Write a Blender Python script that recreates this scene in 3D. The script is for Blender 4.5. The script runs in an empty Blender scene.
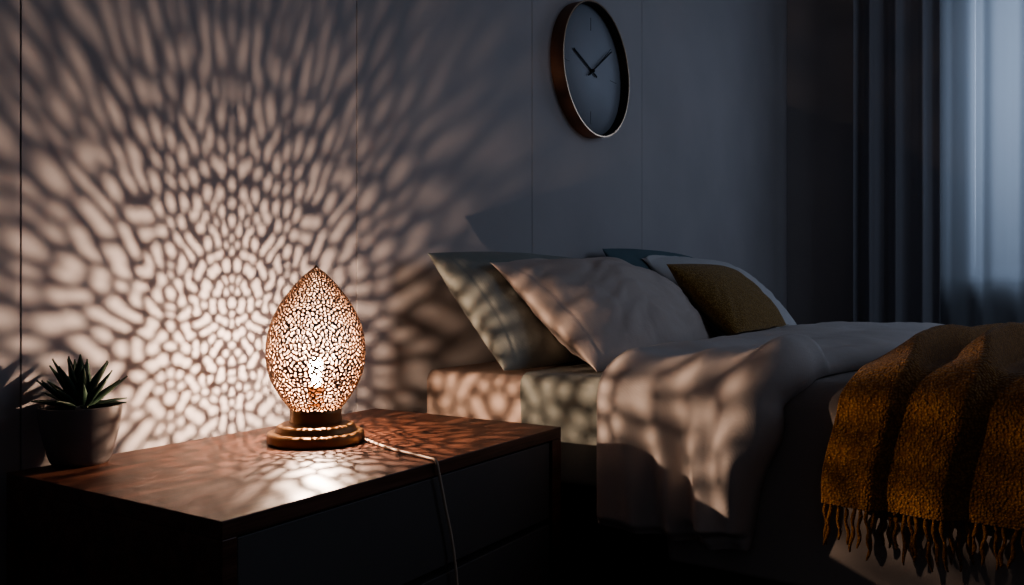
import bpy, bmesh, math, random
import numpy as np
from mathutils import Vector, Matrix, noise
from math import sin, cos, pi, radians, exp, sqrt

random.seed(7)
rng = np.random.default_rng(11)
sc = bpy.context.scene
COL = sc.collection

# ------------------------------------------------------------------ helpers
def link(o, parent=None):
    COL.objects.link(o)
    if parent is not None:
        o.parent = parent
    return o

def mesh_obj(name, verts, faces, mat, parent=None, smooth=True):
    me = bpy.data.meshes.new(name)
    me.from_pydata([tuple(map(float, v)) for v in verts], [], faces)
    if smooth:
        me.polygons.foreach_set('use_smooth', [True] * len(me.polygons))
    me.update()
    for m in (mat if isinstance(mat, (list, tuple)) else [mat]):
        me.materials.append(m)
    return link(bpy.data.objects.new(name, me), parent)

def bm_obj(name, bm, mat, parent=None, smooth=False):
    me = bpy.data.meshes.new(name)
    bmesh.ops.recalc_face_normals(bm, faces=bm.faces[:])
    bm.to_mesh(me); bm.free()
    if smooth:
        me.polygons.foreach_set('use_smooth', [True] * len(me.polygons))
    me.materials.append(mat)
    return link(bpy.data.objects.new(name, me), parent)

def empty(name, loc, rz=0):
    o = bpy.data.objects.new(name, None)
    o.empty_display_size = .05
    o.location = loc; o.rotation_euler = (0, 0, rz)
    return link(o)

def tag(o, label, cat, group=None, kind=None):
    o['label'] = label; o['category'] = cat
    if group: o['group'] = group
    if kind: o['kind'] = kind
    return o

def struct(o):
    o['kind'] = 'structure'
    return o

def add_box(bm, lo, hi, bevel=0.0, seg=2):
    r = bmesh.ops.create_cube(bm, size=1)
    vs = r['verts']
    c = [(a + b) / 2 for a, b in zip(lo, hi)]; s = [b - a for a, b in zip(lo, hi)]
    for v in vs:
        v.co = Vector((c[0] + v.co.x * s[0], c[1] + v.co.y * s[1], c[2] + v.co.z * s[2]))
    if bevel:
        es = list({e for v in vs for e in v.link_edges})
        bmesh.ops.bevel(bm, geom=es, offset=bevel, segments=seg, profile=.5, affect='EDGES')

def box_obj(name, lo, hi, mat, parent=None, bevel=.0015, seg=2):
    bm = bmesh.new(); add_box(bm, lo, hi, bevel, seg)
    return bm_obj(name, bm, mat, parent)

def lathe(name, prof, mat, parent=None, n=96, closed=False):
    vs, fs = [], []
    for (r, z) in prof:
        for k in range(n):
            a = 2 * pi * k / n
            vs.append((r * cos(a), r * sin(a), z))
    m = len(prof)
    for i in range(m if closed else m - 1):
        j = (i + 1) % m
        for k in range(n):
            q = (k + 1) % n
            fs.append((i * n + k, i * n + q, j * n + q, j * n + k))
    if not closed:
        if prof[0][0] > 1e-4: fs.append(tuple(reversed(range(n))))
        if prof[-1][0] > 1e-4: fs.append(tuple(range((m - 1) * n, m * n)))
    return mesh_obj(name, vs, fs, mat, parent)

def catmull(pts, n):
    pts = [np.array(p, float) for p in pts]
    P = [2 * pts[0] - pts[1]] + pts + [2 * pts[-1] - pts[-2]]
    out = []
    for i in range(1, len(P) - 2):
        for k in range(n):
            t = k / n
            a, b, c, d = P[i - 1], P[i], P[i + 1], P[i + 2]
            out.append(.5 * ((2 * b) + (c - a) * t + (2 * a - 5 * b + 4 * c - d) * t * t + (3 * b - a - 3 * c + d) * t ** 3))
    out.append(pts[-1])
    return out

def tube_data(path, rad, n=10):
    path = [Vector(p) for p in path]
    vs, fs = [], []
    up = Vector((0.13, .21, .97))
    m = len(path)
    for i, p in enumerate(path):
        t = (path[min(i + 1, m - 1)] - path[max(i - 1, 0)]).normalized()
        a = t.cross(up)
        if a.length < 1e-3: a = t.cross(Vector((1, 0, 0)))
        a.normalize(); b = t.cross(a)
        r = rad(i / (m - 1)) if callable(rad) else rad
        for k in range(n):
            q = 2 * pi * k / n
            vs.append(p + a * (r * cos(q)) + b * (r * sin(q)))
    for i in range(m - 1):
        for k in range(n):
            q = (k + 1) % n
            fs.append((i * n + k, i * n + q, (i + 1) * n + q, (i + 1) * n + k))
    fs.append(tuple(reversed(range(n)))); fs.append(tuple(range((m - 1) * n, m * n)))
    return vs, fs

def grid_faces(nu, nv):
    return [(i * nv + j, (i + 1) * nv + j, (i + 1) * nv + j + 1, i * nv + j + 1) for i in range(nu - 1) for j in range(nv - 1)]

def solidify(o, th, offset=-1, mo=None):
    m = o.modifiers.new('thickness', 'SOLIDIFY'); m.thickness = th; m.offset = offset
    if mo is not None:
        m.material_offset = mo; m.material_offset_rim = 0
    return o

def nz(x, y, z=0.0):
    return noise.noise(Vector((x, y, z)))

# ------------------------------------------------------------------ materials
def new_mat(name):
    m = bpy.data.materials.new(name); m.use_nodes = True
    nt = m.node_tree; nt.nodes.clear()
    out = nt.nodes.new('ShaderNodeOutputMaterial')
    return m, nt, out

def N(nt, kind, **kw):
    n = nt.nodes.new(kind)
    for k, v in kw.items():
        if k in n.inputs.keys(): n.inputs[k].default_value = v
        else: setattr(n, k, v)
    return n

def principled(name, col, rough=.7, metal=0, col2=None, nscale=8, ndist=(1, 1, 1), bump=0, bscale=200, bdist=.001,
               sheen=0, weave=0, wscale=900, coat=0, spec=.5, detail=4):
    m, nt, out = new_mat(name)
    b = N(nt, 'ShaderNodeBsdfPrincipled', Roughness=rough, Metallic=metal)
    b.inputs['Specular IOR Level'].default_value = spec
    if sheen:
        b.inputs['Sheen Weight'].default_value = sheen; b.inputs['Sheen Roughness'].default_value = .5
    if coat:
        b.inputs['Coat Weight'].default_value = coat; b.inputs['Coat Roughness'].default_value = .2
    tc = N(nt, 'ShaderNodeTexCoord')
    mp = N(nt, 'ShaderNodeMapping'); mp.inputs['Scale'].default_value = ndist
    nt.links.new(tc.outputs['Object'], mp.inputs['Vector'])
    if col2 is not None:
        no = N(nt, 'ShaderNodeTexNoise', Scale=nscale, Detail=detail)
        nt.links.new(mp.outputs[0], no.inputs['Vector'])
        rp = N(nt, 'ShaderNodeValToRGB')
        rp.color_ramp.elements[0].position = .35; rp.color_ramp.elements[1].position = .65
        rp.color_ramp.elements[0].color = (*col, 1); rp.color_ramp.elements[1].color = (*col2, 1)
        nt.links.new(no.outputs['Fac'], rp.inputs['Fac'])
        nt.links.new(rp.outputs[0], b.inputs['Base Color'])
    else:
        b.inputs['Base Color'].default_value = (*col, 1)
    last = None
    if bump:
        no2 = N(nt, 'ShaderNodeTexNoise', Scale=bscale, Detail=3)
        nt.links.new(tc.outputs['Object'], no2.inputs['Vector'])
        bp = N(nt, 'ShaderNodeBump', Strength=bump, Distance=bdist)
        nt.links.new(no2.outputs['Fac'], bp.inputs['Height'])
        last = bp
    if weave:
        for d in ('X', 'Z', 'Y'):
            w = N(nt, 'ShaderNodeTexWave', Scale=wscale / 6.28, Distortion=1.5, Detail=1)
            w.bands_direction = d
            nt.links.new(tc.outputs['Object'], w.inputs['Vector'])
            bp = N(nt, 'ShaderNodeBump', Strength=weave, Distance=.0006)
            nt.links.new(w.outputs['Fac'], bp.inputs['Height'])
            if last: nt.links.new(last.outputs[0], bp.inputs['Normal'])
            last = bp
    if last: nt.links.new(last.outputs[0], b.inputs['Normal'])
    nt.links.new(b.outputs[0], out.inputs['Surface'])
    return m

M = {}
M['wall'] = principled('wall_paint', (.41, .375, .37), .75, col2=(.46, .42, .412), nscale=2.2, bump=.12, bscale=60, bdist=.002)
M['wall_dark'] = principled('side_wall_paint', (.42, .385, .375), .8, col2=(.46, .42, .41), nscale=1.7, bump=.1, bscale=60)
M['groove'] = principled('panel_groove', (.03, .03, .035), .9)
M['floor'] = principled('floor_boards', (.05, .03, .02), .5, col2=(.09, .055, .035), nscale=3, ndist=(.6, 9, 1))
M['ceiling'] = principled('ceiling_paint', (.5, .5, .52), .9, col2=(.54, .54, .55), nscale=2)
M['white_paint'] = principled('white_paint', (.6, .6, .62), .5)

def wood_mat():
    m, nt, out = new_mat('mahogany')
    b = N(nt, 'ShaderNodeBsdfPrincipled', Roughness=.42)
    b.inputs['Specular IOR Level'].default_value = .45
    tc = N(nt, 'ShaderNodeTexCoord')
    mp = N(nt, 'ShaderNodeMapping'); mp.inputs['Scale'].default_value = (1.2, 17, 17)
    nt.links.new(tc.outputs['Object'], mp.inputs['Vector'])
    n1 = N(nt, 'ShaderNodeTexNoise', Scale=2.2, Detail=7, Roughness=.62, Distortion=.5)
    nt.links.new(mp.outputs[0], n1.inputs['Vector'])
    mp2 = N(nt, 'ShaderNodeMapping'); mp2.inputs['Scale'].default_value = (5, 160, 160)
    nt.links.new(tc.outputs['Object'], mp2.inputs['Vector'])
    n2 = N(nt, 'ShaderNodeTexNoise', Scale=2.5, Detail=3)
    nt.links.new(mp2.outputs[0], n2.inputs['Vector'])
    mx = N(nt, 'ShaderNodeMix', data_type='FLOAT'); mx.inputs[0].default_value = .35
    nt.links.new(n1.outputs['Fac'], mx.inputs[2]); nt.links.new(n2.outputs['Fac'], mx.inputs[3])
    rp = N(nt, 'ShaderNodeValToRGB')
    e = rp.color_ramp.elements
    e[0].position = .36; e[0].color = (.034, .0125, .0075, 1)
    e[1].position = .66; e[1].color = (.155, .069, .044, 1)
    k = e.new(.5); k.color = (.092, .034, .019, 1)
    nt.links.new(mx.outputs[0], rp.inputs['Fac'])
    nt.links.new(rp.outputs[0], b.inputs['Base Color'])
    bp = N(nt, 'ShaderNodeBump', Strength=.12, Distance=.0006)
    nt.links.new(n2.outputs['Fac'], bp.inputs['Height'])
    nt.links.new(bp.outputs[0], b.inputs['Normal'])
    nt.links.new(b.outputs[0], out.inputs['Surface'])
    return m
M['wood'] = wood_mat()
M['drawer'] = principled('charcoal_lacquer', (.080, .069, .064), .6, col2=(.088, .076, .070), nscale=6)
M['black'] = principled('case_shade_black', (.008, .007, .007), .8)
M['brass'] = principled('aged_brass', (.20, .10, .04), .42, metal=.6, col2=(.25, .13, .052), nscale=40, bump=.08, bscale=300)
M['shade_out'] = principled('antique_brass_shade', (.10, .048, .022), .55, metal=.4)
M['shade_in'] = principled('warm_inner_shade', (.11, .06, .034), .6)
M['cord'] = principled('cream_cord', (.58, .44, .33), .6)
M['pot'] = principled('grey_ceramic', (.13, .115, .11), .45, col2=(.145, .128, .122), nscale=30)
M['soil'] = principled('dark_soil', (.02, .014, .01), .95, bump=.8, bscale=180, bdist=.004)
M['leaf'] = principled('succulent_green', (.035, .07, .045), .5, col2=(.055, .10, .06), nscale=25)
M['pebble'] = principled('pale_pebble', (.45, .42, .38), .7, col2=(.5, .47, .43), nscale=60)
M['copper'] = principled('copper_case', (.17, .085, .052), .55, metal=.35, col2=(.19, .095, .058), nscale=15)
M['rim'] = principled('pale_gold_rim', (.55, .40, .27), .3, metal=.9)
M['dial'] = principled('slate_dial', (.42, .42, .445), .6)
M['hand'] = principled('black_hands', (.006, .006, .009), .6, spec=.2)
M['peach'] = principled('peach_cotton', (.55, .455, .40), .9, col2=(.58, .485, .43), nscale=5, bump=.5, bscale=35, bdist=.004, weave=.15, sheen=.1)
M['cream'] = principled('cream_cotton', (.58, .55, .53), .9, col2=(.61, .58, .56), nscale=5, bump=.5, bscale=35, bdist=.004, weave=.15, sheen=.1)
M['sage'] = principled('sage_cotton', (.26, .275, .245), .9, col2=(.285, .30, .27), nscale=5, bump=.5, bscale=35, bdist=.004, weave=.15, sheen=.1)
M['teal'] = principled('teal_cotton', (.12, .175, .195), .9, col2=(.13, .19, .21), nscale=5, bump=.2, bscale=35, bdist=.004, weave=.15)
M['peach_sheet'] = principled('peach_sheet_cotton', (.55, .41, .34), .9, col2=(.58, .44, .36), nscale=4, bump=.2, bscale=25, bdist=.004, weave=.12)
M['duvet'] = principled('taupe_linen', (.41, .36, .33), .9, col2=(.44, .385, .355), nscale=4, bump=.25, bscale=22, bdist=.006, weave=.15, sheen=.08)
M['fold'] = principled('pale_linen', (.55, .49, .455), .9, col2=(.59, .525, .49), nscale=4, bump=.3, bscale=20, bdist=.006, weave=.15, sheen=.08)
M['mattress'] = principled('mattress_ticking', (.4, .38, .36), .9, col2=(.45, .42, .4), nscale=4)
M['frame'] = principled('dark_bed_wood', (.025, .018, .015), .6, col2=(.035, .025, .02), nscale=3, ndist=(2, 20, 20))

def knit_mat(name, c1, c2, scale, strength):
    m, nt, out = new_mat(name)
    b = N(nt, 'ShaderNodeBsdfPrincipled', Roughness=.95)
    b.inputs['Specular IOR Level'].default_value = .2
    b.inputs['Sheen Weight'].default_value = .25
    tc = N(nt, 'ShaderNodeTexCoord')
    v = N(nt, 'ShaderNodeTexVoronoi', Scale=scale); v.inputs['Randomness'].default_value = .75
    nt.links.new(tc.outputs['Object'], v.inputs['Vector'])
    no = N(nt, 'ShaderNodeTexNoise', Scale=scale * .5, Detail=3)
    nt.links.new(tc.outputs['Object'], no.inputs['Vector'])
    mth = N(nt, 'ShaderNodeMath', operation='MULTIPLY_ADD')
    nt.links.new(v.outputs['Distance'], mth.inputs[0]); mth.inputs[1].default_value = -.8
    nt.links.new(no.outputs['Fac'], mth.inputs[2])
    rp = N(nt, 'ShaderNodeValToRGB')
    rp.color_ramp.elements[0].position = -.0; rp.color_ramp.elements[1].position = .5
    rp.color_ramp.elements[0].color = (*c1, 1); rp.color_ramp.elements[1].color = (*c2, 1)
    nt.links.new(mth.outputs[0], rp.inputs['Fac'])
    nt.links.new(rp.outputs[0], b.inputs['Base Color'])
    bp = N(nt, 'ShaderNodeBump', Strength=strength, Distance=.004)
    nt.links.new(mth.outputs[0], bp.inputs['Height'])
    nt.links.new(bp.outputs[0], b.inputs['Normal'])
    nt.links.new(b.outputs[0], out.inputs['Surface'])
    return m
M['mustard'] = knit_mat('mustard_knit', (.26, .115, .028), (.54, .275, .072), 230, 1.0)
M['mustard_cushion'] = knit_mat('mustard_weave', (.24, .135, .035), (.52, .31, .09), 260, .8)
M['tassel'] = knit_mat('mustard_yarn', (.24, .105, .022), (.48, .24, .055), 300, .6)

def sheer_mat(name, col, transp, transl):
    m, nt, out = new_mat(name)
    tr = N(nt, 'ShaderNodeBsdfTransparent')
    tr.inputs['Color'].default_value = (1, 1, 1, 1)
    tl = N(nt, 'ShaderNodeBsdfTranslucent'); tl.inputs['Color'].default_value = (*col, 1)
    df = N(nt, 'ShaderNodeBsdfDiffuse'); df.inputs['Color'].default_value = (*col, 1)
    tc = N(nt, 'ShaderNodeTexCoord')
    w = N(nt, 'ShaderNodeTexNoise', Scale=420, Detail=2)
    nt.links.new(tc.outputs['Object'], w.inputs['Vector'])
    bp = N(nt, 'ShaderNodeBump', Strength=.15, Distance=.001)
    nt.links.new(w.outputs['Fac'], bp.inputs['Height'])
    nt.links.new(bp.outputs[0], df.inputs['Normal'])
    a = N(nt, 'ShaderNodeMixShader', Fac=transl)
    nt.links.new(df.outputs[0], a.inputs[1]); nt.links.new(tl.outputs[0], a.inputs[2])
    c = N(nt, 'ShaderNodeMixShader', Fac=transp)
    nt.links.new(a.outputs[0], c.inputs[1]); nt.links.new(tr.outputs[0], c.inputs[2])
    nt.links.new(c.outputs[0], out.inputs['Surface'])
    return m
M['sheer'] = sheer_mat('sheer_voile', (.50, .53, .56), .24, .6)
M['drape'] = sheer_mat('heavy_grey_cloth', (.40, .39, .41), 0.0, .25)

def glass_mat():
    m, nt, out = new_mat('window_glass')
    tr = N(nt, 'ShaderNodeBsdfTransparent'); gl = N(nt, 'ShaderNodeBsdfGlossy', Roughness=.02)
    tr.inputs['Color'].default_value = (.95, .97, 1, 1)
    mx = N(nt, 'ShaderNodeMixShader', Fac=.06)
    nt.links.new(tr.outputs[0], mx.inputs[1]); nt.links.new(gl.outputs[0], mx.inputs[2])
    nt.links.new(mx.outputs[0], out.inputs['Surface'])
    return m
M['glass'] = glass_mat()

def bulb_mat():
    m, nt, out = new_mat('lit_bulb_glass')
    tr = N(nt, 'ShaderNodeBsdfTransparent'); em = N(nt, 'ShaderNodeEmission', Strength=60)
    em.inputs['Color'].default_value = (1, .86, .68, 1)
    ad = N(nt, 'ShaderNodeAddShader')
    nt.links.new(tr.outputs[0], ad.inputs[0]); nt.links.new(em.outputs[0], ad.inputs[1])
    nt.links.new(ad.outputs[0], out.inputs['Surface'])
    return m
M['bulb'] = bulb_mat()

# ------------------------------------------------------------------ constants (metres)
WALL_Y = .04
WALL_X = 4.178
NS_TOP = .52
NS_W, NS_D = .727, .44
MAT_TOP = .585
BX0, BX1 = .90, 2.70          # mattress sides
LAMP = (.3901, -.1752)

# ------------------------------------------------------------------ room shell
def back_wall():
    bm = bmesh.new()
    add_box(bm, (-1.72, WALL_Y + .012, 0), (WALL_X + .12, WALL_Y + .12, 2.6))
    seams = [-1.72, -1.33, -.645, .039, .714, 1.419, 2.177, WALL_X]
    for a, b in zip(seams[:-1], seams[1:]):
        add_box(bm, (a + .0011, WALL_Y, 0), (b - .0011, WALL_Y + .0125, 2.6), .0004, 1)
    return struct(bm_obj('wall_back', bm, M['wall']))
back_wall()
WY0, WY1, WZ0, WZ1 = -2.55, -.83, .84, 2.35
def right_wall():
    bm = bmesh.new()
    x0, x1 = WALL_X, WALL_X + .12
    add_box(bm, (x0, WY1, 0), (x1, WALL_Y, 2.6))
    add_box(bm, (x0, -3.6, 0), (x1, WY0, 2.6))
    add_box(bm, (x0, WY0, 0), (x1, WY1, WZ0))
    add_box(bm, (x0, WY0, WZ1), (x1, WY1, 2.6))
    return struct(bm_obj('wall_right', bm, M['wall_dark']))
right_wall()
struct(box_obj('floor', (-1.72, -3.6, -.06), (WALL_X + .12, WALL_Y + .12, 0), M['floor'], bevel=0))
struct(box_obj('ceiling', (-1.72, -3.6, 2.6), (WALL_X + .12, WALL_Y + .12, 2.66), M['ceiling'], bevel=0))
def window():
    bm = bmesh.new()
    x0, x1 = WALL_X + .03, WALL_X + .09
    f = .05
    add_box(bm, (x0, WY0, WZ0), (x1, WY0 + f, WZ1), .003)
    add_box(bm, (x0, WY1 - f, WZ0), (x1, WY1, WZ1), .003)
    add_box(bm, (x0, WY0 + f, WZ0), (x1, WY1 - f, WZ0 + f), .003)
    add_box(bm, (x0, WY0 + f, WZ1 - f), (x1, WY1 - f, WZ1), .003)
    add_box(bm, (x0 + .005, -1.72, WZ0 + f), (x1 - .005, -1.68, WZ1 - f), .003)
    w = struct(bm_obj('window_1', bm, M['white_paint']))
    box_obj('pane', (x0 + .025, WY0 + f, WZ0 + f), (x0 + .031, -1.72, WZ1 - f), M['glass'], w, bevel=0)
    box_obj('pane', (x0 + .025, -1.68, WZ0 + f), (x0 + .031, WY1 - f, WZ1 - f), M['glass'], w, bevel=0)
    box_obj('window_sill', (WALL_X - .03, WY0 - .03, WZ0 - .03), (WALL_X + .03, WY1 + .03, WZ0), M['white_paint'], w)
window()
struct(box_obj('baseboard_back', (-1.72, WALL_Y - .014, 0), (WALL_X, WALL_Y, .09), M['white_paint']))
struct(box_obj('baseboard_right', (WALL_X - .014, -3.6, 0), (WALL_X, WALL_Y - .014, .09), M['white_paint']))

# ------------------------------------------------------------------ nightstand
def nightstand():
    t = tag(empty('nightstand', (0, 0, 0)), 'dark mahogany nightstand with charcoal drawer fronts beside the bed, under the lit lamp', 'nightstand')
    th = .020
    box_obj('top', (0, -NS_D, NS_TOP - th), (NS_W, 0, NS_TOP), M['wood'], t, .0012)
    box_obj('side_panel', (0, -NS_D, .10), (th, 0, NS_TOP - th), M['wood'], t, .0012)
    box_obj('side_panel', (NS_W - th - .012, -NS_D, .10), (NS_W, 0, NS_TOP - th), M['wood'], t, .0012)
    box_obj('back_panel', (th, -.012, .10), (NS_W - th - .012, 0, NS_TOP - th), M['wood'], t, 0)
    box_obj('bottom_panel', (th, -NS_D, .10), (NS_W - th - .012, -.012, .12), M['wood'], t, .001)
    for z0, z1 in ((.3645, NS_TOP - th - .003), (.123, .3535)):
        box_obj('drawer', (th + .003, -NS_D + .004, z0), (NS_W - th - .015, -.03, z1), M['drawer'], t, .0015)
    for x in (.03, NS_W - .07):
        for y in (-NS_D + .02, -.06):
            box_obj('leg', (x, y, 0), (x + .04, y + .04, .10), M['wood'], t, .002)
nightstand()

# ------------------------------------------------------------------ lamp
EGG_H, EGG_R = .231, .0785
EZ0 = .051                                # egg bottom above the table
prof_w = [0, .05, .1, .21, .32, .44, .55, .66, .775, .887, .955, 1]
prof_r = [.50, .615, .72, .90, .985, 1, .95, .84, .645, .385, .185, .012]
_dense = catmull(list(zip(prof_w, prof_r)), 12)
_dw = np.array([p[0] for p in _dense]); _dr = np.array([p[1] for p in _dense])
def egg_r(w): return np.interp(w, _dw, _dr) * EGG_R

def egg_shade(parent):
    # arc-length table
    ws = np.linspace(0, 1, 800); rs = egg_r(ws); zs = ws * EGG_H
    arc = np.concatenate([[0], np.cumsum(np.hypot(np.diff(rs), np.diff(zs)))])
    L = arc[-1]
    FOLD = 6; WEDGE = 2 * pi / FOLD
    def P3(phi, a):
        w = np.interp(a, arc, ws); r = egg_r(w)
        return np.stack([r * np.cos(phi), r * np.sin(phi), w * EGG_H], -1)
    def rad(a): return egg_r(np.interp(a, arc, ws))
    def a_of_w(w): return float(np.interp(w, ws, arc))
    # holes: (phi, a, half length, half width, angle from the parallel)
    holes = []
    def spacing(a): return .0072 * min(1.0, .58 + rad(a) / .0785 * .5)
    pts = np.zeros((0, 3))
    def images(phi, a):
        return P3(np.array([t * phi + k * WEDGE for k in (-1, 0, 1) for t in (1, -1)]), np.full(6, a))
    def try_add(phi, a, hl, hw, ang, dmin):
        nonlocal pts
        if a < .0035 or a > L - .006: return False
        r = float(rad(a))
        if abs(phi) * r < dmin * .5: phi = 0.0
        if abs(phi - WEDGE / 2) * r < dmin * .5: phi = WEDGE / 2
        p = P3(phi, a)
        if len(pts) and np.min(np.sum((pts - p) ** 2, axis=1)) < dmin * dmin: return False
        pts = np.vstack([pts, images(phi, a)])
        if phi in (0.0, WEDGE / 2): ang = 0.0 if abs(cos(ang)) > .7 else pi / 2
        holes.append((phi, a, hl, hw, ang)); return True
    def rosette(phi0, a0, rings):
        for (R, n, hl, hw, off) in rings:
            if R == 0:
                try_add(phi0, a0, hl, hw, 0, .003); continue
            for k in range(n):
                th = 2 * pi * (k + off) / n
                a = a0 + R * sin(th); ph = phi0 + R * cos(th) / max(rad(a), .01)
                if ph < -1e-4 or ph > WEDGE / 2 + 1e-4: continue
                if abs(ph) < 2e-4: ph = 0.0
                try_add(ph, a, hl, hw, th, .0046)
    def rings(*q): return [(R * 1.1, n, hl * 1.1, hw * 1.06, o) for R, n, hl, hw, o in q]
    rosette(0, a_of_w(.47), rings((0, 1, .0026, .0026, 0), (.0066, 8, .0031, .0014, 0), (.0127, 16, .0031, .0016, 0), (.0190, 20, .0026, .0021, .5),
                                  (.0252, 25, .0031, .0019, 0)))
    rosette(WEDGE / 2, a_of_w(.66), rings((0, 1, .0018, .0018, 0), (.0058, 6, .0034, .0017, .5), (.0118, 12, .0028, .0021, 0), (.0178, 16, .0026, .0020, .5)))
    rosette(WEDGE / 2, a_of_w(.24), rings((0, 1, .0022, .0022, 0), (.0062, 8, .0031, .0015, 0), (.0122, 14, .0028, .0020, .5), (.018, 18, .0026, .0020, 0)))
    rosette(0, a_of_w(.84), rings((0, 1, .0020, .0016, 0), (.0056, 6, .0027, .0016, .5)))
    r2 = random.Random(5)
    cents = [(0, a_of_w(.47)), (WEDGE / 2, a_of_w(.66)), (WEDGE / 2, a_of_w(.24))]
    for dm in (1.0, .9, .82, .72, .62):
        for _ in range(1500):
            a = r2.uniform(.004, L - .006); ph = r2.uniform(0, WEDGE / 2)
            if r2.random() < .2: ph = r2.choice([0, WEDGE / 2])
            if rad(a) < r2.random() * .0785: continue
            c = min(cents, key=lambda c: np.linalg.norm(P3(c[0], c[1]) - P3(ph, a)))
            ang = math.atan2(a - c[1], (ph - c[0]) * rad(a)) + r2.choice([0, 0, pi / 2])
            s = spacing(a)
            v = r2.uniform(.85, 1.12) * min(1, dm + .12)
            try_add(ph, a, s * r2.uniform(.42, .62) * v, s * r2.uniform(.30, .40) * v, ang + r2.uniform(-.5, .5), s * dm * (v if dm > .8 else 1))
    # join some neighbours into longer curved slots
    partner = [-1] * len(holes)
    pos = [P3(h[0], h[1]) for h in holes]
    order = list(range(len(holes))); r2.shuffle(order)
    for i in order:
        if partner[i] >= 0 or holes[i][0] in (0.0, WEDGE / 2) or r2.random() > .55: continue
        c = [(float(np.linalg.norm(pos[i] - pos[j])), j) for j in range(len(holes)) if j != i and partner[j] < 0 and holes[j][0] not in (0.0, WEDGE / 2)]
        c = [q for q in c if q[0] < .0088]
        if c:
            j = r2.choice(sorted(c)[:2])[1]
            partner[i] = j; partner[j] = i
    full, clus, part = [], [], []
    def img(h, k, m):
        return (h[0] + k * WEDGE, *h[1:]) if m == 0 else (-h[0] + k * WEDGE, h[1], h[2], h[3], pi - h[4])
    for k in range(-1, 2):
        for m in (0, 1):
            for i, h in enumerate(holes):
                if m and h[0] in (0.0, WEDGE / 2): continue
                g = img(h, k, m)
                if not -.45 < g[0] < WEDGE / 2 + .45: continue
                full.append(g)
                p = partner[i]
                clus.append((i if p < 0 else min(i, p)) * 10 + (k + 1) * 2 + m)
                q = g if p < 0 else img(holes[p], k, m)
                part.append(P3(q[0], q[1]))
    C3 = np.array([P3(h[0], h[1]) for h in full]); clus = np.array(clus); part = np.array(part)
    npw, na = 42, 250                        # half-wedge steps, height steps
    phis = np.linspace(0, WEDGE / 2, npw + 1)
    aa = np.linspace(0, L, na + 1)
    PH, AA = np.meshgrid(phis, aa)           # (na+1, npw+1)
    WA = AA + .0011 * np.sin(AA * 330 + 1.0) * np.cos(PH * FOLD * 2) * np.minimum(1, rad(AA) / .03)
    WP = PH + .022 * np.sin(PH * FOLD * 2) * np.sin(AA * 260)
    G = P3(WP, WA).reshape(-1, 3)
    D = np.linalg.norm(G[:, None, :] - C3[None], axis=2)
    near = np.argsort(D, axis=1)[:, :8]
    i0 = near[:, 0]; d1 = D[np.arange(len(G)), i0]
    diff = clus[near] != clus[i0][:, None]
    first = np.argmax(diff, axis=1)
    i1 = near[np.arange(len(G)), first]; d2 = D[np.arange(len(G)), i1]
    cc = np.linalg.norm(C3[i0] - C3[i1], axis=1) + 1e-6
    vor = (d2 ** 2 - d1 ** 2) / (2 * cc)     # distance to the bisector
    # slot between joined neighbours
    A0, B0 = C3[i0], part[i0]
    AB = B0 - A0; ab2 = np.sum(AB * AB, axis=1) + 1e-12
    tt = np.clip(np.sum((G - A0) * AB, axis=1) / ab2, 0, 1)
    slot = np.where(ab2 > 1e-8, .0020 - np.linalg.norm(G - (A0 + AB * tt[:, None]), axis=1), -1e9)
    H = np.array(full)
    best = slot.copy()
    gphi = WP.reshape(-1); ga = WA.reshape(-1); gr = rad(ga)
    order = near[:, :4]
    for j in range(4):
        h = H[order[:, j]]
        dx = (gphi - h[:, 0]) * gr; dy = ga - h[:, 1]
        c, s = np.cos(h[:, 4]), np.sin(h[:, 4])
        lx = dx * c + dy * s; ly = -dx * s + dy * c
        # leaf-like: narrower towards the ends
        e = 1 - np.sqrt((lx / (h[:, 2] * 1.04)) ** 2 + (ly / (h[:, 3] * 1.0)) ** 2)
        best = np.maximum(best, e * h[:, 3])
    F = np.minimum(best, vor - .00115)       # > 0 means hole
    edge = np.minimum(ga - .003, L - .004 - ga)
    F = np.minimum(F, edge).reshape(na + 1, npw + 1)
    # replicate round the axis
    NT = npw * 2 * FOLD
    def fcol(i):
        q = i % (2 * npw); return q if q <= npw else 2 * npw - q
    cols = [fcol(i) for i in range(NT)]
    FF = F[:, cols]
    ang = np.arange(NT) * (WEDGE / 2 / npw)
    RR = rad(aa); ZZ = np.interp(aa, arc, zs)
    verts, vid = [], {}
    def V(key, pt):
        k = vid.get(key)
        if k is None:
            k = vid[key] = len(verts); verts.append(pt)
        return k
    def pt(i, j): return (RR[i] * cos(ang[j]), RR[i] * sin(ang[j]), ZZ[i])
    faces = []
    for i in range(na):
        for j in range(NT):
            j2 = (j + 1) % NT
            cs = [(i, j), (i, j2), (i + 1, j2), (i + 1, j)]
            fv = [FF[c] for c in cs]
            if min(fv) > 0: continue
            if max(fv) <= 0:
                faces.append(tuple(V(c, pt(*c)) for c in cs)); continue
            poly = []
            for k in range(4):
                c, n_ = cs[k], cs[(k + 1) % 4]; a, b = fv[k], fv[(k + 1) % 4]
                if a <= 0: poly.append(V(c, pt(*c)))
                if (a <= 0) != (b <= 0):
                    t = a / (a - b)
                    p, q = pt(*c), pt(*n_)
                    key = (c, n_) if c < n_ else (n_, c)
                    poly.append(V(key, tuple(p[m] + (q[m] - p[m]) * t for m in range(3))))
            poly = [p for m, p in enumerate(poly) if p != poly[m - 1]]
            if len(poly) >= 3: faces.append(tuple(poly))
    verts = [(x, y, z + EZ0) for x, y, z in verts]
    o = mesh_obj('lamp_shade', verts, faces, [M['shade_out'], M['shade_in']], parent, smooth=False)
    solidify(o, .0012, -1, 1)
    return o

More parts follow.
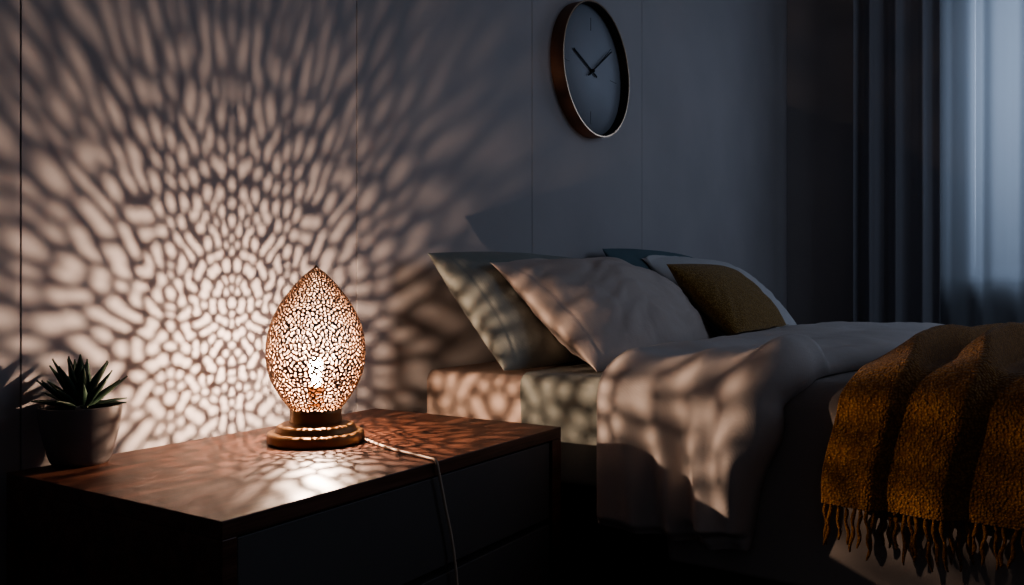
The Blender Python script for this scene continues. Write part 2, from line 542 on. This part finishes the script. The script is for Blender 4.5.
def lamp():
    t = tag(empty('table_lamp', (LAMP[0], LAMP[1], NS_TOP), radians(-92)), 'lit egg-shaped pierced brass table lamp on the dark wooden nightstand', 'table lamp')
    egg_shade(t)
    pr = [(.066, .0006), (.0745, .0008), (.0765, .002), (.0768, .012), (.0755, .0155), (.072, .0172), (.0655, .0178), (.064, .0195), (.0625, .024),
          (.060, .0275), (.054, .0295), (.0475, .0305), (.0435, .0315)]
    lathe('base', catmull(pr, 4), M['brass'], t)
    lathe('neck', [(.041, .0300), (.0415, .0315), (.0412, .034), (.0405, .046), (.0412, .0515), (.0395, .0535), (.037, .0540)], M['brass'], t)
    lathe('finial', catmull([(.0, EZ0 + EGG_H - .003), (.0022, EZ0 + EGG_H - .002), (.0024, EZ0 + EGG_H), (.0012, EZ0 + EGG_H + .0015), (.0002, EZ0 + EGG_H + .002)], 4), M['brass'], t, 24)
    lathe('bulb_socket', [(.012, .050), (.013, .052), (.013, .085), (.011, .090)], M['brass'], t, 32)
    bz = .122
    b = lathe('bulb', catmull([(.0080, .089), (.0085, .099), (.0098, .110), (.0108, bz), (.0090, bz + .008), (.005, bz + .0115), (.0003, bz + .0127)], 5), M['bulb'], t, 32)
    # cord: leaves the base, crosses the top and hangs over the front edge
    pts = [(.4290, -.2335, .5262), (.4245, -.2520, .5245), (.405, -.300, .5232), (.3860, -.350, .5232), (.374, -.395, .5234), (.3655, -.425, .5236), (.3618, -.4375, .5236), (.3604, -.4440, .5205),
           (.3625, -.4452, .510), (.3700, -.4452, .485), (.3800, -.4455, .450), (.392, -.4458, .410), (.4005, -.446, .372), (.406, -.446, .335), (.409, -.446, .28), (.405, -.447, .20),
           (.40, -.452, .10), (.40, -.458, .02), (.402, -.468, .0045), (.43, -.50, .0035), (.50, -.52, .0035), (.62, -.50, .0035), (.80, -.42, .0035)]
    mi = Matrix.Rotation(radians(92), 4, 'Z') @ Matrix.Translation((-LAMP[0], -LAMP[1], -NS_TOP))
    vs, fs = tube_data([mi @ Vector(p) for p in catmull(pts, 6)], .0021, 10)
    mesh_obj('power_cord', vs, fs, M['cord'], t)
    L = bpy.data.lights.new('lamp_bulb_light', 'POINT')
    L.energy = LAMP_W; L.color = (1.0, .72, .535); L.shadow_soft_size = .0025
    lo = link(bpy.data.objects.new('lamp_bulb_light', L), t)
    lo.location = (0, 0, bz + .002)
LAMP_W = 15.5
lamp()

# ------------------------------------------------------------------ potted succulent
def succulent():
    base = (.088, -.0235, NS_TOP)
    t = tag(empty('potted_succulent', base), 'small spiky green succulent in a plain grey pot at the left end of the nightstand', 'potted plant')
    pr = [(.0, .0), (.030, .0), (.0355, .0022), (.0395, .008), (.0445, .025), (.0490, .045), (.0522, .064), (.0540, .0795), (.0536, .0815), (.0515, .0818), (.0500, .0795), (.0485, .070), (.045, .066)]
    lathe('pot', catmull(pr, 4), M['pot'], t, 80)
    vs, fs = [], []
    n, m = 40, 9
    for i in range(m):
        for k in range(n):
            a = 2 * pi * k / n; r = .0487 * i / (m - 1)
            vs.append((r * cos(a), r * sin(a), .0755 + .004 * nz(r * cos(a) * 90, r * sin(a) * 90) + .003 * (1 - i / (m - 1))))
    for i in range(m - 1):
        for k in range(n):
            q = (k + 1) % n
            fs.append((i * n + k, i * n + q, (i + 1) * n + q, (i + 1) * n + k))
    mesh_obj('soil', vs, fs, M['soil'], t)
    r2 = random.Random(4)
    def leaf(az, el, ln, wd, curve, z0):
        nu, nv = 18, 7
        vs = []
        d = Vector((cos(az), sin(az), 0)); side = Vector((-sin(az), cos(az), 0))
        pos = Vector((0, 0, z0)) + d * .005; e = el
        for i in range(nu):
            s = i / (nu - 1)
            w = wd * (.62 + 1.15 * s - 1.05 * s * s) if s < .55 else wd * .945 * (1 - ((s - .55) / .45) ** 1.25)
            w = max(w, .0003)
            dirv = d * cos(e) + Vector((0, 0, 1)) * sin(e)
            nrm = -d * sin(e) + Vector((0, 0, 1)) * cos(e)
            for j in range(nv):
                q = (j / (nv - 1)) * 2 - 1
                vs.append(pos + side * (w * .5 * q) + nrm * (.30 * w * q * q))
            pos = pos + dirv * (ln / (nu - 1)); e += curve / (nu - 1)
        o = mesh_obj('leaf', vs, grid_faces(nu, nv), M['leaf'], t)
        solidify(o, .0022, 0)
    for k in range(5):
        leaf(2 * pi * k / 5 + .4, radians(83 + r2.uniform(-4, 4)), .078 + r2.uniform(-.008, .004), .017, radians(4), .074)
    for k in range(9):
        leaf(2 * pi * k / 9 + .1, radians(66 + r2.uniform(-6, 6)), .080 + r2.uniform(-.010, .004), .0145, radians(-8 + r2.uniform(-5, 8)), .073)
    for k in range(11):
        leaf(2 * pi * k / 11 + .25, radians(40 + r2.uniform(-6, 6)), .070 + r2.uniform(-.006, .006), .0125, radians(r2.uniform(-6, 12)), .0725)
    for k in range(10):
        leaf(2 * pi * k / 10 + .55, radians(17 + r2.uniform(-5, 5)), .060 + r2.uniform(-.005, .005), .0105, radians(r2.uniform(-14, 0)), .0745)
    # two pale pebbles on the soil, towards the camera
    for (dx, dy, s, lab) in ((-.0165, -.0285, (.0068, .0052, .0046), 'small pale pebble on the soil at the front of the succulent pot'),):
        bm = bmesh.new(); bmesh.ops.create_icosphere(bm, subdivisions=3, radius=1)
        for v in bm.verts:
            k = 1 + .12 * nz(*(v.co * 1.3))
            v.co = Vector((v.co.x * s[0] * k, v.co.y * s[1] * k, v.co.z * s[2] * k))
        o = bm_obj('pebble', bm, M['pebble'], None, True); o.location = (base[0] + dx, base[1] + dy, NS_TOP + .0805)
        tag(o, lab, 'pebble')
succulent()

# ------------------------------------------------------------------ wall clock
def clock():
    D, R = .043, .2065
    t = tag(empty('wall_clock', (1.749, WALL_Y, 1.453)), 'round wall clock with deep copper case and plain slate dial above the bed', 'clock')
    t.scale = (1.10, 1, 1)
    def ring(name, prof, mat):
        o = lathe(name, prof, mat, t, 160, True); o.rotation_euler = (pi / 2, 0, 0)
        o.data.polygons.foreach_set('use_smooth', [False] * len(o.data.polygons)); return o
    ring('case', [(R - .004, 0), (R, 0), (R, D - .0015), (R - .004, D - .0015)], M['copper'])
    ring('inner_shade_ring', [(R - .0062, .0142), (R - .0041, .0142), (R - .0041, D - .002), (R - .0062, D - .002)], M['black'])  # black liner: the shade inside the deep case, put into its colour
    ring('rim', [(R - .0035, D - .0016), (R + .0004, D - .0016), (R + .0006, D + .0004), (R - .0036, D + .0006)], M['rim'])
    o = lathe('dial', [(0, 0.001), (R - .004, .001), (R - .004, .014), (0, .014)], M['dial'], t, 128); o.rotation_euler = (pi / 2, 0, 0)
    def bar(name, L0, L1, w, ang, dep, mat):
        bm = bmesh.new(); add_box(bm, (-w / 2, -dep - .0012, L0), (w / 2, -dep, L1), .0003, 1)
        o = bm_obj(name, bm, mat, t); o.rotation_euler = (0, ang, 0); return o
    bar('hour_hand', -.034, .116, .0062, radians(-69), .018, M['hand'])
    bar('minute_hand', -.034, .152, .0048, radians(53), .021, M['hand'])
    bar('second_hand', -.030, .148, .0016, radians(49), .024, M['hand'])
    for k in (0, 3, 6, 9):
        bar('hour_mark', R - .080, R - .040, .0026, radians(90 * k / 3), .0142, M['hand_mark'])
    o = lathe('centre_cap', [(0, .014), (.005, .014), (.005, .0265), (.004, .0275), (0, .0277)], M['hand'], t, 24); o.rotation_euler = (pi / 2, 0, 0)
M['hand_mark'] = principled('grey_marks', (.26, .26, .275), .6)
clock()

# ------------------------------------------------------------------ bed
def bed():
    t = tag(empty('bed', ((BX0 + BX1) / 2, -1.0, 0)), 'wide dark low bed against the wall, under rumpled peach and sage bedding', 'bed')
    c = t.location
    def B(name, lo, hi, mat, bev=.004):
        lo = [a - b for a, b in zip(lo, c)]; hi = [a - b for a, b in zip(hi, c)]
        return box_obj(name, lo, hi, mat, t, bev, 3)
    B('mattress', (BX0, -2.02, .375), (BX1, -.005, MAT_TOP - .003), M['mattress'], .035)
    B('side_rail', (BX0 - .004, -2.04, .22), (BX0 + .02, -.005, .372), M['frame'])
    B('side_rail', (BX1 - .02, -2.04, .22), (BX1 + .004, -.005, .372), M['frame'])
    B('foot_rail', (BX0 + .02, -2.04, .22), (BX1 - .02, -2.01, .372), M['frame'])
    B('slat_base', (BX0 + .02, -2.01, .33), (BX1 - .02, -.005, .372), M['frame'], 0)
    for x in (BX0 + .05, BX1 - .12):
        for y in (-.12, -1.95):
            B('leg', (x, y, 0), (x + .07, y + .07, .33), M['frame'])
bed()

def cross(xl, xr, zt, zb, r, crown, nside, ncorner, ntop, nfar, zbr=None, tilt=0):
    """over-the-bed section: list of (x, z, nx, nz, s) from left hem, over the top, to right hem; s = 0 hem .. 1 shoulder, then x fraction"""
    out = []
    zbr = zb if zbr is None else zbr
    for i in range(nside):
        q = i / nside; out.append((xl, zb + (zt - r - zb) * q, -1, 0))
    for i in range(ncorner):
        a = pi / 2 * i / ncorner
        out.append((xl + r - r * cos(a), zt - r + r * sin(a), -cos(a), sin(a)))
    for i in range(ntop + 1):
        q = i / ntop; x = xl + r + (xr - xl - 2 * r) * q
        out.append((x, zt + tilt * q + crown * sin(pi * q) ** .8, -crown * cos(pi * q), 1))
    zt += tilt
    for i in range(1, ncorner + 1):
        a = pi / 2 * i / ncorner
        out.append((xr - r + r * sin(a), zt - r + r * cos(a), sin(a), cos(a)))
    for i in range(1, nfar + 1):
        q = i / nfar; out.append((xr, zt - r - (zt - r - zbr) * q, 1, 0))
    return out

def sheet(name, sec, ys, off, mat, th, yshift=None, sol=-1):
    """sweep a section along y; off(i,x,z,y,v) -> outward displacement"""
    vs = []
    nv = len(ys)
    for (x, z, nx, nzz) in sec:
        for j, y in enumerate(ys):
            v = j / (nv - 1)
            yy = y + (yshift(x, z, v) if yshift else 0)
            d = off(x, z, yy, v) if off else 0
            vs.append((x + nx * d, yy, z + nzz * d))
    fs = [tuple(reversed(f)) for f in grid_faces(len(sec), nv)]
    o = mesh_obj(name, vs, fs, mat)
    if th: solidify(o, th, sol)
    return o

# fitted sheet (peach) and flat sheet (sage)
def sheets():
    sec = cross(BX0 - .005, BX1 + .005, MAT_TOP + .001, .385, .026, 0.0, 10, 8, 30, 4)
    o = sheet('fitted_sheet', sec, np.linspace(-.002, -.50, 70), lambda x, z, y, v: .0022 * nz(x * 9, y * 14, z * 14) if z < MAT_TOP - .001 else 0.0, M['peach_sheet'], .003)
    tag(o, 'peach sheet on the head end of the mattress, next to the wall', 'sheet')
    sec = cross(BX0 - .011, BX1 + .011, MAT_TOP + .0055, .378, .028, 0.0, 16, 10, 40, 6)
    def off(x, z, y, v):
        d = .0035 * nz(x * 7, y * 11, z * 9) + .0025 * nz(x * 15, y * 23, z * 7 + 4)
        return .002 + (max(d, -.0018) if z < MAT_TOP - .01 else 0.0006 * (1 + nz(x * 20, y * 20)))
    o = sheet('flat_sheet', sec, np.linspace(-.255, -.545, 80), off, M['sage'], .004, lambda x, z, v: .006 * nz(z * 8, 2) * (1 - v))
    tag(o, 'sage green sheet laid across the mattress, emerging from under the turned back duvet', 'sheet')
sheets()

# pillows ---------------------------------------------------------------
def pillow(name, mat, c0, w, hgt, T, lean, rz=0, roll=0, seed=0, hem=None, nu=110, nv=70, wr=1.0, pinch=(.05, .06), bend=0.0, pw=(2.6, 2.4), q=.55):
    """c0: middle of the bottom edge; lean: angle of the pillow's height above the horizontal"""
    r2 = random.Random(seed); sx = r2.uniform(0, 50)
    us = np.sin(np.linspace(-1, 1, nu) * pi / 2 * .82) / sin(pi / 2 * .82)
    vsn = np.sin(np.linspace(-1, 1, nv) * pi / 2 * .82) / sin(pi / 2 * .82)
    def surf(side):
        out = []
        for u in us:
            for v in vsn:
                x = w / 2 * u * (1 - pinch[0] * (1 - v * v) * abs(u) ** 3)
                y = hgt / 2 * v * (1 - pinch[1] * (1 - u * u) * abs(v) ** 3)
                b = max((1 - abs(u) ** pw[0]) * (1 - abs(v) ** pw[1]), 0)
                h = T / 2 * b ** q
                k = min(1, b * 2.2) * wr
                # soft puckers that run from the ends towards the middle, plus broad lumps
                h += k * (.005 * nz(x * 6 + sx, y * 7, side * 3) + .0024 * nz(x * 13 + sx, y * 34 + 3 * nz(x * 5, y * 5), side))
                ce = abs(u) ** 2
                h += k * (.25 + ce) * .0042 * sin(y * 105 + x * 40 * (1 if u > 0 else -1) + 7 * nz(x * 6, y * 6, sx)) * max(0, .35 + nz(x * 5, y * 5, 7 + sx))
                h += k * .006 * abs(nz(x * 4.5 + y * 3 + sx, y * 9 - x * 4, 2 + sx)) ** .7
                if hem is not None:
                    for hu in hem:
                        h -= .0022 * exp(-((u - hu) / .010) ** 2) * min(1, b * 6)
                zz = side * h - bend * (u * u) - .02 * (v * v) * bend
                out.append((x, y, zz))
        return out
    A = surf(1); Bk = surf(-1)
    verts = list(A); mp = {}
    for i in range(nu):
        for j in range(nv):
            k = i * nv + j
            if i in (0, nu - 1) or j in (0, nv - 1): mp[k] = k
            else: mp[k] = len(verts); verts.append(Bk[k])
    faces = grid_faces(nu, nv) + [tuple(mp[k] for k in reversed(f)) for f in grid_faces(nu, nv)]
    o = mesh_obj(name, [(x, y + hgt / 2, z) for x, y, z in verts], faces, mat)
    mw = Matrix.Translation(c0) @ Matrix.Rotation(rz, 4, 'Z') @ Matrix.Rotation(lean, 4, 'X') @ Matrix.Rotation(roll, 4, 'Z')
    inv = mw.inverted()
    for v in o.data.vertices:                # the underside is squashed flat on the bed, the back on the wall
        p = mw @ v.co
        if p.z < MAT_TOP + .011: p.z = MAT_TOP + .011 + .08 * (p.z - MAT_TOP - .011) * 0
        if p.y > WALL_Y - .006: p.y = WALL_Y - .006
        v.co = inv @ p
    o.data.update()
    o.matrix_world = mw
    return o

# duvet -------------------------------------------------------------------
DXL, DXR = .864, 2.74
def gauss(t, c, s): return exp(-((t - c) / s) ** 2)
def smooth(a, b, t):
    t = min(1, max(0, (t - a) / (b - a))); return t * t * (3 - 2 * t)

def duvet():
    root = tag(empty('duvet', (1.73, -1.2, .60)), 'taupe linen duvet with paler top turned back, hanging over near side of bed', 'duvet')
    sec = cross(DXL + .020, DXR - .012, .609, .262, .05, .008, 46, 16, 90, 14, .30, .006)
    def off(x, z, y, v):
        hang = smooth(.60, .30, z)
        d = .004 * nz(x * 6, y * 6, z * 6) + .003 * nz(x * 14, y * 14, z * 5)
        d += hang * (.010 * nz(y * 7, z * 2, 3.3) + .006 * nz(y * 15, z * 3, 9))
        return max(d, -.003)
    o = sheet('duvet_body', sec, np.linspace(-.575, -2.06, 150), off, M['duvet'], .007, lambda x, z, v: .012 * nz(z * 7, x * 3, 5))
    o.parent = root; o.location = -root.location
    # turned-back band: a puffy double layer
    sec = cross(DXL, DXR + .006, .622, .314, .075, .008, 80, 26, 130, 14, .34, .010)
    def yshift(x, z, v):
        s = 0
        head = -.010 * smooth(.66, .52, z) * 0 - .02 * nz(x * 2.5, 1.7)
        foot = -.05 * smooth(.34, .56, z) - .05 * smooth(.56, .625, z) - .11 * smooth(.9, 1.35, x) + .03 * smooth(1.9, 2.6, x) - .015 * nz(x * 3, 6.1)
        foot += -.012 * nz(z * 11, 4.4)
        return (1 - v) * head + v * foot
    def off(x, z, y, v):
        e = max(0.0, 1 - abs(2 * v - 1) ** 7) ** .5
        hem = smooth(.314, .335, z) if x < 1.2 else 1
        d = -.012 + .034 * e * (.55 + .45 * hem)
        hang = smooth(.64, .40, z) if x < 1.2 else 0
        # soft hanging folds, slanting towards the foot as they fall
        yy = y + .10 * (.62 - z) * hang
        k = e * hang
        d += k * (.016 * gauss(yy, -.50, .022) - .008 * gauss(yy, -.545, .02) + .018 * gauss(yy, -.575, .02) - .012 * gauss(yy, -.612, .02)
                  + .020 * gauss(yy, -.645, .018) - .010 * gauss(yy, -.68, .016) + .012 * gauss(yy, -.715, .02))
        d += e * (.006 * nz(x * 5, y * 6, z * 4) + .0035 * nz(x * 12 + 3, y * 13, z * 6) + .002 * nz(x * 20, y * 26, z * 9))
        sh = smooth(.52, .62, z) * (1 - smooth(1.1, 1.7, x))
        d += e * sh * .008 * sin((y + .25 * x) * 42 + 2 * nz(x * 5, y * 5))
        if x < 1: d += .036 * (1 + .9 * (1 - smooth(.42, .60, z))) * e * smooth(.55, .88, v) * smooth(.335, .36, z)
        if x < 1 and z < .40:                # bottom corner curls out
            d += .018 * gauss(y, -.70, .05) * gauss(z, .318, .03)
        return d
    o = sheet('turned_back_fold', sec, np.linspace(-.445, -.735, 90), off, M['fold'], .006, yshift)
    o.parent = root; o.location = -root.location
duvet()

from mathutils.bvhtree import BVHTree
def world_bvh(o):
    bpy.context.view_layer.update()
    me = o.data
    return BVHTree.FromPolygons([o.matrix_world @ v.co for v in me.vertices], [tuple(p.vertices) for p in me.polygons])
def settle(o, others, gap=.002, reach=.07):
    """soft goods give way: vertices inside a neighbour move to its surface"""
    mw = o.matrix_world.copy(); inv = mw.inverted()
    for b in others:
        for v in o.data.vertices:
            p = mw @ v.co
            loc, nor, _, d = b.find_nearest(p, reach)
            if loc is not None and (p - loc).dot(nor) < gap:
                v.co = inv @ (loc + nor * gap)
    o.data.update()
def rest_on(o, b, lean, gap=.004):
    """press a leaning pillow against the one behind it"""
    n = Vector((0, -sin(radians(lean)), cos(radians(lean))))
    mw = o.matrix_world.copy(); inv = mw.inverted()
    for v in o.data.vertices:
        p = mw @ v.co
        loc, nor, _, d = b.ray_cast(p + n * .3, -n, .6)
        if loc is None: continue
        g = gap + (.010 if v.co.z > .004 else 0)
        if (p - loc).dot(n) < g and (p - loc).length < .16:
            q = loc + n * g
            if q.z > MAT_TOP + .011: v.co = inv @ q
    o.data.update()
def bedding():
    duv = [o for o in bpy.data.objects if o.name.startswith('turned_back_fold')]
    bd = world_bvh(duv[0])
    sage = tag(pillow('pillow', M['sage'], (1.268, -.232, MAT_TOP + .014), .82, .318, .15, radians(51), 0, 0, 3, (-.90,), pinch=(.05, -.05)), 'sage green pillow at the back, leaning on the wall nearest the lamp', 'pillow')
    peach = tag(pillow('pillow', M['peach'], (1.362, -.398, MAT_TOP + .012), .82, .350, .19, radians(41), 0, 0, 8, (-.90,), pinch=(.05, -.04), pw=(2.1, 2.3), q=.68, wr=2.1), 'plump peach pillow at the front, half lit by the lamp', 'pillow')
    teal = tag(pillow('pillow', M['teal'], (2.15, -.205, MAT_TOP + .016), .80, .352, .13, radians(57), 0, 0, 13, pinch=(.05, -.05)), 'dark teal pillow at the back against the wall, mostly hidden behind the others', 'pillow')
    cream = tag(pillow('pillow', M['cream'], (2.31, -.385, MAT_TOP + .016), .86, .40, .15, radians(42), 0, 0, 21, pinch=(.04, -.04)), 'pale cream pillow behind the mustard cushion on the far side of the bed', 'pillow')
    cush = tag(pillow('cushion', M['mustard_cushion'], (1.87, -.49, MAT_TOP + .046), .52, .295, .12, radians(45), 0, 0, 33, None, 80, 60, .6), 'small mustard yellow woven cushion leaning on the cream pillow', 'cushion')
    rest_on(peach, world_bvh(sage), 41)
    rest_on(cream, world_bvh(teal), 42)
    settle(teal, [world_bvh(sage), world_bvh(peach)], .004, .03)
    settle(cream, [world_bvh(peach)], .004, .03)
    rest_on(cush, world_bvh(cream), 45)
    settle(cush, [world_bvh(peach), bd], .004)
bedding()

# throw --------------------------------------------------------------------
TH_Y0, TH_Y1, TH_ZB = -.860, -1.42, .418
def throw_off(x, z, y, v):
    yy = TH_Y0 + (TH_Y1 - TH_Y0) * v         # pleats follow the cloth
    def saw(c, rise, fall, amp):
        if yy > c: return amp * max(0, 1 - (yy - c) / rise) ** 1.2
        return amp * exp(-((c - yy) / fall) ** 2)
    a = .017 + .036 * smooth(.87, 1.0, x)
    a *= (1 + .25 * nz(x * 3, z * 5, 2)) * (1 - .45 * smooth(1.3, 2.2, x))
    d = .012
    w = .018 if x < .95 else .013
    d += saw(-.930, .075, w, a) + saw(-1.032, .080, w, a * 1.1) + saw(-1.165, .095, w, a) + saw(-1.27, .07, w, a) + saw(-1.36, .07, w, a)
    d += .003 * nz(x * 9, y * 12, z * 8) + .0015 * nz(x * 25, y * 25, z * 25)
    return d
def throw_shift(x, z, v):
    s = -.15 * smooth(.9, 2.2, x) - .030 * smooth(.44, .60, z) - .030 * smooth(.58, .636, z)
    return s + .006 * nz(x * 4, z * 6, 1) * (1 - v) + .014 * nz(x * 3.5, 8.8, v * 3) * smooth(.9, 1.3, x)
def throw():
    root = tag(empty('throw_blanket', (1.7, -1.1, .66)), 'mustard knitted throw blanket with tasselled fringe draped over the foot half of the bed', 'blanket')
    sec = cross(DXL - .008, DXR + .012, .620, TH_ZB, .058, .004, 60, 18, 110, 12, .45, .004)
    ys = np.linspace(TH_Y0, TH_Y1, 190)
    o = sheet('blanket', sec, ys, throw_off, M['mustard'], .010, throw_shift, 0)
    o.parent = root; o.location = -root.location
    r2 = random.Random(9)
    y = TH_Y0 - .005
    while y > TH_Y1 + .004:
        yy = y + throw_shift(DXL, TH_ZB, 0)
        d = throw_off(DXL, TH_ZB, yy, (y - TH_Y0) / (TH_Y1 - TH_Y0))
        x0 = DXL - .008 - d
        ln = .066 + r2.uniform(-.008, .018)
        sw = r2.uniform(-.010, .010); sx = r2.uniform(-.006, .002)
        ph = r2.uniform(0, 6)
        path = []
        m = 16
        for k in range(m):
            s = k / (m - 1)
            path.append((x0 + sx * s * s + .0012 * sin(9 * s + ph), yy + sw * s ** 1.4 + .0016 * sin(11 * s + ph), TH_ZB + .003 - ln * s))
        vs, fs = tube_data(path, lambda s: .0034 * (.72 + .28 * sin(s * 40) ** 2) * (1.0 if s < .9 else (1 - (s - .9) * 6)), 7)
        o = mesh_obj('tassel', vs, fs, M['tassel'], root); o.location = -root.location
        y -= .0112 + r2.uniform(-.0025, .0025)
throw()

# ------------------------------------------------------------------ curtains
def curtain(name, mat, y0, y1, x, folds, amp, z0, z1, seed, label, cat, th):
    n = 260; nz_ = 24
    vs = []
    r2 = random.Random(seed)
    ks = []
    for i in range(n):
        q = i / (n - 1)
        for j in range(nz_):
            s = j / (nz_ - 1)
            p = q * folds * 2 * pi + 1.3 * nz(q * 6 + seed, 0) + .25 * nz(q * 4, s * 2, seed)
            a = amp * (1 + .35 * nz(q * 5, 3.3 + seed)) * (.8 + .2 * (1 - s))
            dx = a * sin(p) + .30 * a * sin(1.7 * p + 1 + seed) + .35 * a * nz(q * 17, seed, s * .6)
            vs.append((x + dx, y0 + (y1 - y0) * q + .25 * a * cos(p), z0 + (z1 - z0) * s))
    o = mesh_obj(name, vs, grid_faces(n, nz_), mat)
    if th: solidify(o, th, 0)
    return tag(o, label, cat)
curtain('curtain', M['drape'], -.345, -.735, WALL_X - .165, 3.4, .024, .02, 2.5, 4, 'heavy dark grey curtain hanging in folds by the corner of the room', 'curtain', .003)
curtain('sheer_curtain', M['sheer'], -.69, -2.72, WALL_X - .095, 15, .018, .02, 2.5, 17, 'thin pale sheer curtain glowing blue in front of the window', 'curtain', 0)

# ------------------------------------------------------------------ light, world, camera
def area(name, loc, target, sx, sy, power, col):
    L = bpy.data.lights.new(name, 'AREA'); L.shape = 'RECTANGLE'; L.size = sx; L.size_y = sy
    L.energy = power; L.color = col
    o = link(bpy.data.objects.new(name, L)); o.location = loc
    o.rotation_euler = (Vector(target) - Vector(loc)).to_track_quat('-Z', 'Y').to_euler()
    return o
area('dusk_window_light', (WALL_X + .75, -1.70, 1.85), (WALL_X - 3, -1.6, .9), 1.6, 1.3, 32, (.68, .80, 1.0))
# added cool fill light, out of view, brightens the headboard wall and bedding
area('dusk_fill_light', (2.3, -3.4, 1.9), (1.9, 0, .9), 1.6, 1.3, 12.5, (.60, .75, 1.0))

w = bpy.data.worlds.new('dusk'); sc.world = w; w.use_nodes = True
bg = w.node_tree.nodes['Background']
bg.inputs['Color'].default_value = (.60, .64, .78, 1); bg.inputs['Strength'].default_value = .065

cam = bpy.data.cameras.new('camera'); co = link(bpy.data.objects.new('camera', cam))
th = radians(32.6)
co.location = (-.5666, -1.163, .76)
co.rotation_euler = Vector((cos(th), sin(th), 0)).to_track_quat('-Z', 'Y').to_euler()
cam.sensor_width = 36; cam.lens = 828 / 1024 * 36
cam.clip_start = .02
sc.camera = co

sc.view_settings.view_transform = 'AgX'
try: sc.view_settings.look = 'AgX - Medium High Contrast'
except Exception: pass
sc.view_settings.exposure = 0
sc.cycles.use_denoising = True
sc.cycles.max_bounces = 8
sc.cycles.transparent_max_bounces = 16
sc.cycles.sample_clamp_indirect = 4
sc.cycles.caustics_reflective = False
sc.cycles.caustics_refractive = False
